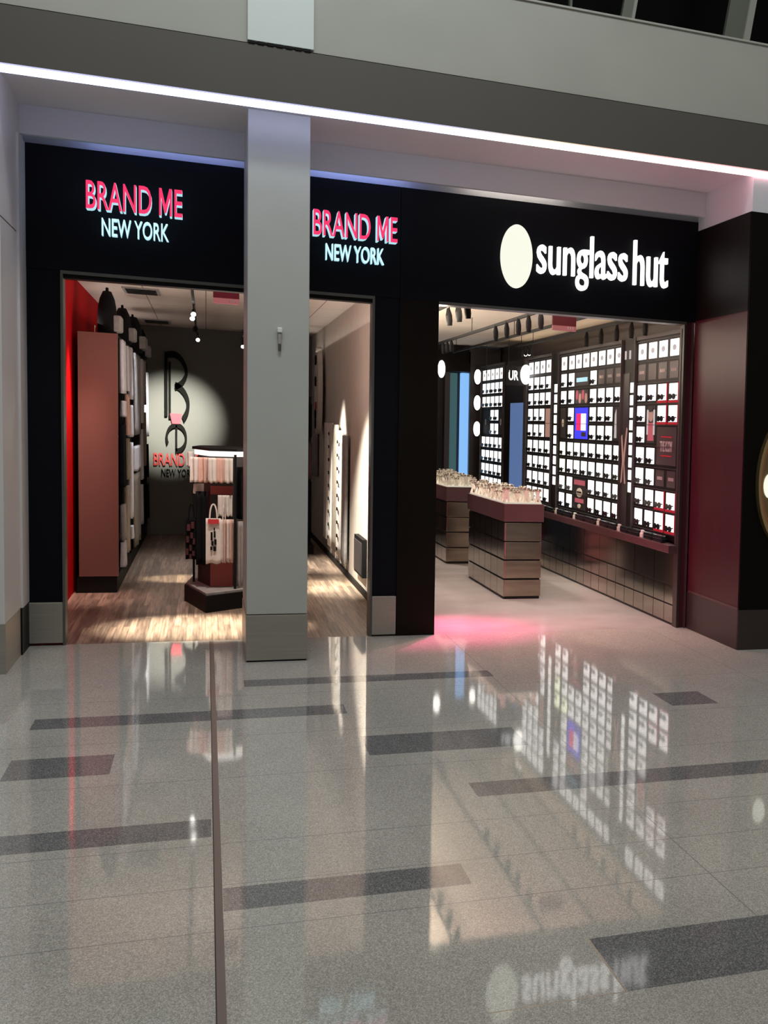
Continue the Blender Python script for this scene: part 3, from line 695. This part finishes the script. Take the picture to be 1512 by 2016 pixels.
sp(b4, 3, 0, 'slim', 2, 2); sp(b4, 3, 4, 'slim', 2, 1); sp(b4, 2, 0, 'pinktile')
def glasses_bm():
    bm = B()
    for s in (-1, 1):
        prism(bm, ell(s * .052, .0, .046, .028, 14), -.004, .004, axis='y')
        box(bm, s * .098 - .004, s * .098 + .004, 0, .018, .006, .016)
    box(bm, -.012, .012, -.004, .004, .004, .014)
    return bm
gl_proto = None
def place_glasses(loc, rz, label, group, sc=1.0):
    global gl_proto
    if gl_proto is None:
        gl_proto = obj('sunglasses', glasses_bm(), 'lensdark', cat='sunglasses'); o = gl_proto
    else:
        o = gl_proto.copy(); C.objects.link(o)
    o.location = loc; o.rotation_euler = (0, 0, rz); o.scale = (sc, sc, sc); o['label'] = label; o['group'] = group; o['category'] = 'sunglasses'
    return o
W = .258
bayword = {b1: 'bay nearest the doorway', b2: 'second bay from the doorway', b3: 'third bay from the doorway', b4: 'farthest bay'}
for bay, (starts, y0, y1) in bays.items():
    t = thing('sunglasses_display', f'black wall display of lit white shelves, {"bay " if "farthest" in bay else "the bay "}{bay}', 'display', (XF, (y0 + y1) / 2, .82), group='lit wall displays', world=True)
    pbox('backboard', 'fixture', t, XF, XF + .05, y0, y1, .80, 2.81)
    bm = B()
    for k in range(10): box(bm, XF - .012, XF + .001, y0, y1, 2.752 - .211 * k, 2.757 - .211 * k)
    obj('shelf_edge', bm, 'fixture_grey', t)
    pbox('header', 'fixture_grey', t, XF - .02, XF + .05, y0, y1, 2.775, 2.81)
    pbox('side_panel', 'fixture_grey', t, XF - .03, XF + .05, y0 - .02, y0, .80, 2.81)
    pbox('side_panel', 'fixture_grey', t, XF - .03, XF + .05, y1, y1 + .02, .80, 2.81)
    for r_, (zt, zb) in enumerate(rowz):
        for c_, ys in enumerate(starts):
            s = special.get((bay, r_, c_), 'norm')
            if s is None: continue
            ya, yb = ys, ys - W
            zt, zb = rowz[r_]
            k, rs, cs = (s if isinstance(s, tuple) else (s, 1, 1))
            if cs > 1: yb = starts[c_ + cs - 1] - W
            if rs > 1: zb = rowz[r_ + rs - 1][1]
            x0 = XF - .003
            bm = B(); nm = 'light_panel'
            if k in ('norm', 'redtile', 'yel', 'pinktile'):
                box(bm, x0, XF + .006, yb, ya, zb, zt)
                mats = [{'norm': 'tile', 'redtile': 'tile', 'yel': 'tileyel', 'pinktile': 'tilepink'}[k], 'tilemark', 'tilered']
                if r_ == 0: prism(bm, ell((ya + yb) / 2, (zt + zb) / 2, .055, .028, 16), x0 - .002, x0, 1, 'x')
                if k == 'redtile':
                    box(bm, x0 - .004, x0 + .01, yb - .02, ya + .02, zb - .025, zb - .004, 2)
                    box(bm, x0 - .004, x0 + .01, yb - .03, yb - .014, zb - .02, zt + .01, 2)
            elif k in ('plate', 'bigplate'):
                nm = 'brand_plate'; box(bm, x0, XF + .006, yb, ya, zb, zt); mats = ['plate', 'platetext', 'tilered']
                if k == 'plate':
                    if not (bay == b1 and c_ == 1):
                        zc = (zt + zb) / 2; n_ = 5
                        for q in range(n_): box(bm, x0 - .003, x0, yb + .05 + q * .033, yb + .05 + q * .033 + .022, zc - .016, zc + .016, 1)
                else:
                    for zz in (zb + .27, zb + .085): box(bm, x0 - .003, x0, yb + .14, ya - .14, zz, zz + .012, 2)
            elif k == 'poster':
                nm = 'poster'; box(bm, x0, XF + .006, yb, ya, zb, zt); ym = (ya + yb) / 2
                mats = ['posterdark', 'skin', 'posterpink', 'tilemark']
                prism(bm, ell(ym, zt - .10, .07, .06, 18), x0 - .004, x0, 1, 'x')
                prism(bm, ell(ym, zt - .035, .075, .03, 18), x0 - .006, x0 - .004, 0, 'x')
                prism(bm, [(ym - .10, zb + .02), (ym + .10, zb + .02), (ym + .08, zt - .17), (ym - .08, zt - .17)], x0 - .003, x0, 2, 'x')
                box(bm, x0 - .004, x0, yb, yb + .045, zb + .08, zt - .04, 3); box(bm, x0 - .004, x0, ya - .045, ya, zb + .08, zt - .04, 3)
            elif k == 'wide':
                nm = 'poster'; box(bm, x0, XF + .006, yb, ya, zb, zt); mats = ['posterdark', 'screencyan']; box(bm, x0 - .003, x0, yb + .05, ya - .05, zb + .045, zb + .095, 1)
            elif k == 'redpic':
                nm = 'poster'; box(bm, x0, XF + .006, yb, ya, zb, zt); mats = ['posterdark', 'posterpink', 'skin']
                for q in range(4): prism(bm, ell(yb + .09 + q * .14, (zt + zb) / 2 + (.02 if q % 2 else -.02), .055, .06, 14), x0 - .004, x0, 1 if q % 2 else 2, 'x')
            elif k == 'screen':
                nm = 'screen'; box(bm, x0, XF + .006, yb, ya, zb, zt); mats = ['screenblue', 'screenred', 'screenwhite', 'posterdark']
                w2 = ya - yb; box(bm, x0 - .003, x0, yb + w2 * .12, yb + w2 * .50, zb + .10, zt - .07, 2); box(bm, x0 - .003, x0, yb + w2 * .50, yb + w2 * .85, zb + .10, zt - .07, 1)
                box(bm, x0 - .003, x0, yb + w2 * .12, yb + w2 * .45, zb + .03, zb + .08, 3)
            elif k == 'face':
                nm = 'poster'; box(bm, x0, XF + .006, yb, ya, zb, zt); mats = ['posterdark', 'posterpink', 'riser', 'skin']; ym = (ya + yb) / 2
                box(bm, x0 - .003, x0, yb + .05, ya - .05, zt - .08, zt - .02, 1); prism(bm, ell(ym, zt - .17, .13, .055, 20), x0 - .004, x0, 2, 'x')
                box(bm, x0 - .006, x0 - .004, ym - .11, ym + .11, zt - .175, zt - .155, 0); box(bm, x0 - .003, x0, yb + .1, ya - .1, zb + .08, zb + .13, 1)
                prism(bm, ell(ym, zb + .04, .07, .025, 16), x0 - .004, x0, 2, 'x')
            elif k == 'dancer':
                nm = 'poster'; box(bm, x0, XF + .006, yb, ya, zb, zt); mats = ['posterdark', 'tilemark']
                prism(bm, [(ya - .10, zb + .03), (ya - .02, zb + .03), (ya - .03, zt - .08), (ya - .08, zt - .03)], x0 - .004, x0, 1, 'x')
            elif k == 'pinkposter':
                nm = 'poster'; box(bm, x0, XF + .006, yb, ya, zb, zt); mats = ['skin']
            else:
                nm = 'poster'; box(bm, x0, XF + .006, yb, ya, zb, zt); mats = ['fixture_grey', 'riser']
                prism(bm, ell((ya + yb) / 2, (zt + zb) / 2, .05, .05, 14), x0 - .004, x0, 1, 'x')
            obj(nm, bm, mats, t)
            if k == 'bigplate':
                letters(t, 'THE ICON', ya - .12, yb + .12, zb + .13, zb + .235, x0 + .001, .006, ['platetext'], .02, plane='x', part='lettering', merge=True)
            if k in ('norm', 'redtile', 'yel', 'pinktile') and r_ > 0:
                place_glasses((XF - .036, (ya + yb) / 2 - .045 + random.uniform(-.012, .012), zb + .030), RR + random.uniform(-.06, .06),
                              f'dark sunglasses, {ordn[r_]} row down, {ordn[c_]} from left, {bayword[bay]}', 'sunglasses on the lit wall shelves', 1.0)
# narrow lit columns between the bays
for (ya, yb, zt0, n_, lb) in ((13.45, 13.27, 2.35, 9, 'narrow lit column of small white niches between the nearest two bays'), (16.81, 16.54, 2.41, 10, 'narrow lit column of small white niches between the second and third bays')):
    t = thing('niche_column', lb, 'display', (XF, (ya + yb) / 2, .8), group='narrow lit niche columns', world=True)
    pbox('backboard', 'fixture', t, XF, XF + .05, 13.24 if n_ == 9 else 16.54, 13.72 if n_ == 9 else 16.88, .80, 2.81)
    for k in range(n_):
        pbox('light_panel', 'tile', t, XF - .003, XF + .006, yb, ya, zt0 - .131 * k - .105, zt0 - .131 * k)
    if n_ == 9:
        for a, b_ in ((13.62, 13.68), (13.46, 13.52)): pbox('light_panel', 'tilemark', t, XF - .003, XF + .006, a, b_, 2.60, 2.69)
# tall poster with legs between bays
t = thing('tall_poster', 'tall dark poster showing pale crossing legs between the two nearest bays', 'poster', (XF, 13.6, .8), world=True)
pbox('board', 'posterdark', t, XF - .006, XF - .0005, 13.475, 13.735, .82, 2.45)
bm = B()
for pts in ([(13.72, 1.78), (13.69, 1.80), (13.62, 1.55), (13.66, 1.52)], [(13.50, 1.86), (13.53, 1.88), (13.62, 1.58), (13.59, 1.50)], [(13.66, 1.52), (13.62, 1.55), (13.67, 1.30), (13.71, 1.28)], [(13.59, 1.50), (13.62, 1.55), (13.57, 1.28), (13.53, 1.28)]):
    prism(bm, pts, XF - .010, XF - .006, axis='x')
obj('legs', bm, 'skin', t)
t = pbox('fluted_panel', 'fixture_grey', None, XF - .02, XF + .004, 18.42, 18.56, .8, 2.81, label='dark narrow panel beside the mirror with painted blue glow', cat='panel')
# mirror; emissive blue stands in for its unknown reflection
t = thing('mirror_glow_panel', 'tall mirror with painted blue glow in a black surround between the third and farthest bays', 'mirror', (XF, 19.1, .8), world=True)
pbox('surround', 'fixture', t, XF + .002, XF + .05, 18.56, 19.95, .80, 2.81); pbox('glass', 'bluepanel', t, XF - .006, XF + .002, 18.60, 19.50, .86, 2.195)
# lower cabinets
t = thing('base_cabinet', 'long low cabinet clad in bronze mirror squares under the wall displays', 'cabinet', (3.98, 16.7, 0), world=True)
pbox('carcass', 'seam', t, XF - .012, 4.34, 11.72, 21.9, 0.0, .70)
for k in range(30):
    y_ = 11.74 + k * .337
    for (z0, z1) in ((.025, .19), (.205, .37), (.385, .69)):
        if z0 > .3 and k % 2: continue
        yb = min(y_ + (.325 if z0 < .3 else .662), 21.88)
        pbox('mirror_panel', 'mirror', t, XF - .020, XF - .011, y_, yb, z0, z1)
t = thing('display_ledge', 'maroon stone ledge running above the mirrored cabinet', 'ledge', (3.95, 16.7, .70), world=True)
pbox('slab', 'maroon_top', t, XF - .10, 4.05, 11.74, 21.9, .70, .775, bev=.004)
# things on ledge
rnd = random.Random(4)
k = 0; y_ = 12.0
while y_ < 17.2:
    dark = k % 3 != 2
    if dark:
        bm = B(); d_ = rnd.uniform(.22, .42); box(bm, -.03, .03, -d_ / 2, d_ / 2, 0, .07, bev=.012); box(bm, -.031, .031, -d_ / 2 - .001, d_ / 2 + .001, .036, .040, 1)
        o = obj('sunglasses_case', bm, ['lensdark', 'trim_grey'], label=f'dark sunglasses case, {k + 1}th object from the doorway on the maroon ledge' if k > 2 else f'dark sunglasses case, {ordn[k]} object from the doorway on the maroon ledge', cat='case', group='cases on the maroon ledge')
        step = d_ + .06
    else:
        bm = B(); box(bm, -.018, .018, -.045, .045, 0, .045, bev=.004); box(bm, -.012, .012, -.035, .035, .045, .075, bev=.006)
        o = obj('lotion_bottle', bm, 'white', label=f'small white bottle, {ordn[k] if k < 12 else str(k + 1) + "th"} object from the doorway on the maroon ledge', cat='bottle', group='white bottles on the maroon ledge')
        step = .16
    o.location = (XF - .055, y_ + step / 2, .775); y_ += step; k += 1

# tables
def table(label, x0, x1, y0, y1):
    t = thing('display_table', label, 'table', ((x0 + x1) / 2, (y0 + y1) / 2, 0), world=True, group='mirrored display tables')
    pbox('carcass', 'seam', t, x0 + .015, x1 - .015, y0 + .04, y1 - .04, 0.0, .83)
    for (z0, z1) in ((.03, .205), (.225, .41), (.43, .61), (.625, .815)):
        pbox('mirror_panel', 'mirror_end', t, x0 + .008, x1 - .008, y0 + .015, y0 + .04, z0, z1, bev=.003)
        n_ = 6; st = (y1 - y0 - .08) / n_
        for q in range(n_):
            pbox('mirror_panel', 'mirror', t, x0, x0 + .014, y0 + .03 + q * st, y0 + .03 + (q + 1) * st - .012, z0, z1)
    pbox('top_band', 'maroon_top', t, x0 - .012, x1 + .012, y0, y1, .83, 1.02, bev=.004)
    pbox('glass_tray', 'riserglow', t, x0 + .01, x1 - .01, y0 + .03, y1 - .03, 1.02, 1.035)
    return t
table('mirrored display table with a maroon rim, nearer the doorway', 2.835, 3.235, 14.0, 16.17)
table('mirrored display table with a maroon rim, farther back behind the nearer table', 2.845, 3.24, 17.8, 19.97)
riser = None
def place_riser(x, y, z, label, rz, sc):
    global riser
    if riser is None:
        t = thing('glasses_stand', label, 'stand', (x, y, z), rz, 'stands on the display tables'); riser = t
        bm = B(); prism(bm, [(-.030, 0), (-.008, 0), (.006, .045), (.016, 0), (.034, 0), (.016, .07), (.030, .125), (.010, .125), (.002, .09), (-.014, .125), (-.034, .125), (-.010, .065)], -.02, .02, axis='y'); obj('block', bm, 'riser', t)
        bm = B(); prism(bm, ell(-.018, .115, .015, .010, 12), -.03, -.024, axis='y'); prism(bm, ell(.018, .115, .015, .010, 12), -.03, -.024, axis='y')
        box(bm, -.036, -.033, -.026, .06, .10, .106); box(bm, .033, .036, -.026, .06, .10, .106); box(bm, -.004, .004, -.03, -.024, .102, .108)
        obj('glasses', bm, 'tan', t)
    else:
        t = copy_tree(riser)
    t.location = (x, y, z); t.rotation_euler = (0, 0, rz); t.scale = (sc, sc, sc * 1.05); t['label'] = label
    return t
for (ti, (x0, y0)) in enumerate(((2.87, 14.12), (2.88, 17.92))):
    for r_ in range(10):
        for c_ in range(4):
            place_riser(x0 + c_ * .105 + rnd.uniform(-.01, .01), y0 + r_ * .215 + rnd.uniform(-.03, .03), 1.035,
                        f'white glasses stand, {ordn[r_]} row from the front, {ordn[c_]} from left, {"nearer" if ti == 0 else "farther"} table', rnd.uniform(-.5, .3), rnd.uniform(.8, 1.25))

# back of the shop
t = thing('back_panel_wall', 'dark brown panel at the back carrying three glowing discs', 'panel', (3.98, 22.1, 0), world=True)
pbox('panel', 'maroon_dk', t, 3.86, 4.30, 22.05, 22.15, 0, 2.86); pbox('panel_top', 'fixture_grey', t, 3.84, 4.34, 22.03, 22.17, 2.86, 3.13)
for (zz, w_) in ((2.648, 'topmost'), (2.226, 'middle'), (1.80, 'lowest')):
    t = thing('lit_disc', f'{w_} of the three glowing white discs at the back of the right shop', 'lamp', (3.975, 22.0, zz), group='three glowing discs', world=True)
    bm = B(); prism(bm, ell(3.972, zz, .052, .120, 32), 21.98, 22.02, axis='y'); obj('glass', bm, 'disc', t)
    bm = B(); prism(bm, ell(3.972, zz, .060, .138, 32), 22.02, 22.05, axis='y'); obj('rim', bm, 'blackmat', t)
pbox('light_column', 'brightblue', None, 3.775, 3.89, 22.3, 22.5, 0.0, 2.71, label='bright sky blue glowing column at the back of the right shop', cat='light column')
pbox('red_edge', 'redprint', None, 3.892, 3.90, 22.3, 22.45, 1.1, 2.2, label='thin red edge strip beside the blue glowing column', cat='strip')
pbox('teal_column', 'teal', None, 3.61, 3.70, 22.3, 22.5, 0.0, 2.70, label='dim teal glass column left of the blue glowing column', cat='column')
pbox('brown_post', 'maroon_dk', None, 3.49, 3.57, 22.2, 22.4, 0.0, 2.71, label='dark brown post left of the teal column', cat='post')
pbox('dark_bulkhead', 'brown', None, 3.32, 3.86, 22.03, 22.5, 2.72, 3.05, label='dark brown box above the blue and teal columns', cat='bulkhead')
t = thing('lit_disc', 'glowing white disc beside the brown doorway column', 'lamp', (3.44, 22.0, 2.76), world=True)
bm = B(); prism(bm, ell(3.40, 2.74, .055, .14, 32), 21.98, 22.02, axis='y'); obj('glass', bm, 'disc', t)
# blade sign
t = thing('blade_sign', 'black blade sign with white letters and a large glowing disc', 'sign', (3.9, 18.4, 2.4), world=True)
pbox('board', 'fixture', t, 3.70, 3.968, 18.385, 18.41, 2.42, 2.69)
bm = B(); prism(bm, ell(3.955, 2.575, .070, .135, 40), 18.30, 18.34, axis='y'); obj('disc', bm, 'disc', t)
letters(t, 'UR', 3.735, 3.865, 2.49, 2.625, 18.385, .02, ['signletter'], .01)
# tracks
track('light_track', 'black light track nearest the left side of the right shop', 2.06, 11.9, 16.0, 2.95, 3.15)
track('light_track', 'long black light track above the display tables', 2.90, 12.0, 21.0, 2.95, 3.15)
track('light_track', 'long black light track between the tables and the wall displays', 3.41, 12.0, 21.0, 2.95, 3.15)
track('light_track', 'black light track above the wall displays', 3.86, 12.0, 18.5, 2.95, 3.15)
G2 = 'spotlights in the right shop'
for i, y_ in enumerate((12.81, 13.35, 13.83, 14.42, 15.02)):
    spot(f'black spotlight, {ordn[i]} from the doorway above the tables', (2.90, y_, 2.87), (3.05, y_ + .5, 1.0), G2, False, 30 if i % 2 == 0 else 0, WARM, 70, (.028, .16))
for i, y_ in enumerate((12.53, 13.0, 13.53, 14.14, 14.76)):
    spot(f'black spotlight, {ordn[i]} from the doorway above the wall displays', (3.86, y_, 2.855), (3.75, y_ - .2, .4), G2, False, 22 if i % 2 == 0 else 0, WARM, 70, (.028, .15))
for i, y_ in enumerate((11.95, 12.40, 12.93)):
    spot(f'black spotlight, {ordn[i]} from the doorway at the left of the right shop', (2.06, y_, 2.84), (2.3, y_ + .3, .8), G2, False, 0, WARM, 60, (.03, .15))
for i, y_ in enumerate((17.97, 18.3, 18.63)):
    spot(f'black spotlight, {ordn[i]} of the far trio above the farther table', (2.90, y_, 2.87), (3.05, y_ + .3, 1.0), G2, False, 30 if i == 1 else 0, WARM, 60, (.028, .14))
for i, y_ in enumerate((17.69, 17.9, 18.16)):
    spot(f'small spotlight, {ordn[i]} of the trio above the blade sign', (3.86, y_, 2.855), (3.9, y_ + .5, 2.3), G2, i < 2, 0, WARM, 60, (.022, .10))
for i, (y_, z_) in enumerate(((18.25, 2.59), (16.79, 2.56), (15.45, 2.68))):
    bm = B(); tube(bm, (3.41, y_, z_), (3.41, y_, 2.955), .003, 6); tube(bm, (3.41, y_, z_ - .03), (3.41, y_, z_), .008, 8)
    obj('hanging_wire', bm, 'blackmat', label=f'thin vertical wire hanging from the track, {("farthest from the doorway", "middle one of three", "nearest the doorway")[i]}', cat='wire', group='thin hanging wires')
# pink strip on the inner side of the left door post
t = obj('pink_light_panel', (lambda b_: (box(b_, 1.775, 1.785, 11.90, 12.5, .1, 2.3), b_)[1])(B()), 'pinkled', label='pink glowing strip on the inner side of the brown door post', cat='light strip')

# ================================================================== ROOM LIGHTS
# left shop: recessed ceiling lights and unseen uplights added to brighten the ceiling
light('AREA', (.1, 11.95, 2.95), 10, (1, .82, .74), 2.0, .15, target=(.1, 14.0, 3.3), name='fill_uplight')
light('AREA', (-1.0, 18.0, 2.72), 5, (1, .88, .80), .15, 6, rot=(0, -PI * .85, 0), name='fill_uplight')
light('AREA', (1.42, 17.0, 2.80), 6, (1, .88, .76), .10, 9, rot=(0, PI * .85, 0), name='fill_uplight')
light('AREA', (.22, 14.4, 1.53), 16, (1, .86, .76), .3, .6, rot=(PI, 0, 0), name='stand_fill_light')  # unseen area lamp added on the stand top to brighten the ceiling
light('SPOT', (.0, 12.9, 3.08), 2600, (1, .87, .68), .05, target=(.0, 12.5, 0), angle=34, blend=.9, name='ceiling_light')
light('SPOT', (-.80, 14.70, 3.08), 420, (1, .62, .55), .05, target=(-1.18, 14.70, 1.2), angle=40, blend=1, name='ceiling_light')
light('SPOT', (-.7, 12.4, 3.0), 90, (1, .72, .62), .05, target=(-.95, 15.05, 1.4), angle=64, blend=1, name='ceiling_light')
light('SPOT', (.95, 14.9, 3.05), 1100, (1, .88, .64), .05, target=(1.05, 15.4, 0), angle=26, blend=.8, name='ceiling_light')
light('SPOT', (.3, 13.2, 2.9), 2200, (1, .93, .80), .04, target=(1.5, 14.9, .70), angle=38, blend=1, name='ceiling_light')
light('SPOT', (.6, 16.6, 3.05), 1500, (1, .92, .80), .04, target=(1.5, 17.5, .6), angle=44, blend=1, name='ceiling_light')
light('SPOT', (-.2, 15.6, 3.05), 1000, (1, .86, .66), .04, target=(-.2, 16.3, 0), angle=18, blend=.8, name='ceiling_light')
light('SPOT', (-.1, 17.8, 3.05), 220, (.95, .95, 1), .04, target=(-.8, 17.8, 1.5), angle=80, blend=.8, name='ceiling_light')
light('SPOT', (-.05, 12.75, 3.05), 190, (1, .85, .75), .04, target=(.1, 13.9, .8), angle=44, blend=.8, name='ceiling_light')
# right shop: unseen uplights added for the ceiling, then ceiling spots
light('AREA', (2.6, 11.95, 2.95), 18, (1, .84, .66), 1.5, .15, target=(2.6, 14.2, 3.3), name='fill_uplight')
light('AREA', (1.85, 15.5, 2.75), 90, (1, .86, .70), .15, 7, rot=(0, -PI * .80, 0), name='fill_uplight')
light('AREA', (4.22, 16.0, 2.86), 8, (1, .78, .55), .15, 8, rot=(0, PI * .80, 0), name='fill_uplight')
light('SPOT', (2.5, 12.6, 3.05), 260, (1, .42, .36), .05, target=(2.5, 11.5, 0), angle=70, blend=1, name='ceiling_light')  # added reddish spot that spreads the pink pool over the floor
light('SPOT', (2.4, 12.9, 3.05), 1000, PINK, .06, target=(1.85, 11.95, 0), angle=40, blend=.9, name='ceiling_light')
light('SPOT', (3.4, 12.95, 3.0), 300, (1, .86, .78), .05, target=(3.2, 12.6, 0), angle=80, blend=1, name='ceiling_light')
light('SPOT', (2.4, 15.0, 3.0), 260, (1, .86, .78), .05, target=(2.4, 15.0, 0), angle=90, blend=1, name='ceiling_light')
light('SPOT', (3.6, 15.5, 3.0), 200, (1, .86, .74), .05, target=(3.6, 15.5, 0), angle=80, blend=1, name='ceiling_light')
light('SPOT', (2.4, 18.5, 3.0), 260, (1, .86, .74), .05, target=(2.6, 18.8, 0), angle=90, blend=1, name='ceiling_light')
# lamps hidden in the slot above the fascia
light('AREA', (-.2, 11.64, 3.97), 1.2, BLUE, 1.2, .05, rot=(0, 0, 0), name='slot_light')
light('AREA', (1.1, 11.64, 3.97), 1.2, BLUE, .8, .05, rot=(0, 0, 0), name='slot_light')
light('AREA', (2.4, 11.64, 3.97), 1.2, (1, .9, .75), .8, .05, rot=(0, 0, 0), name='slot_light')
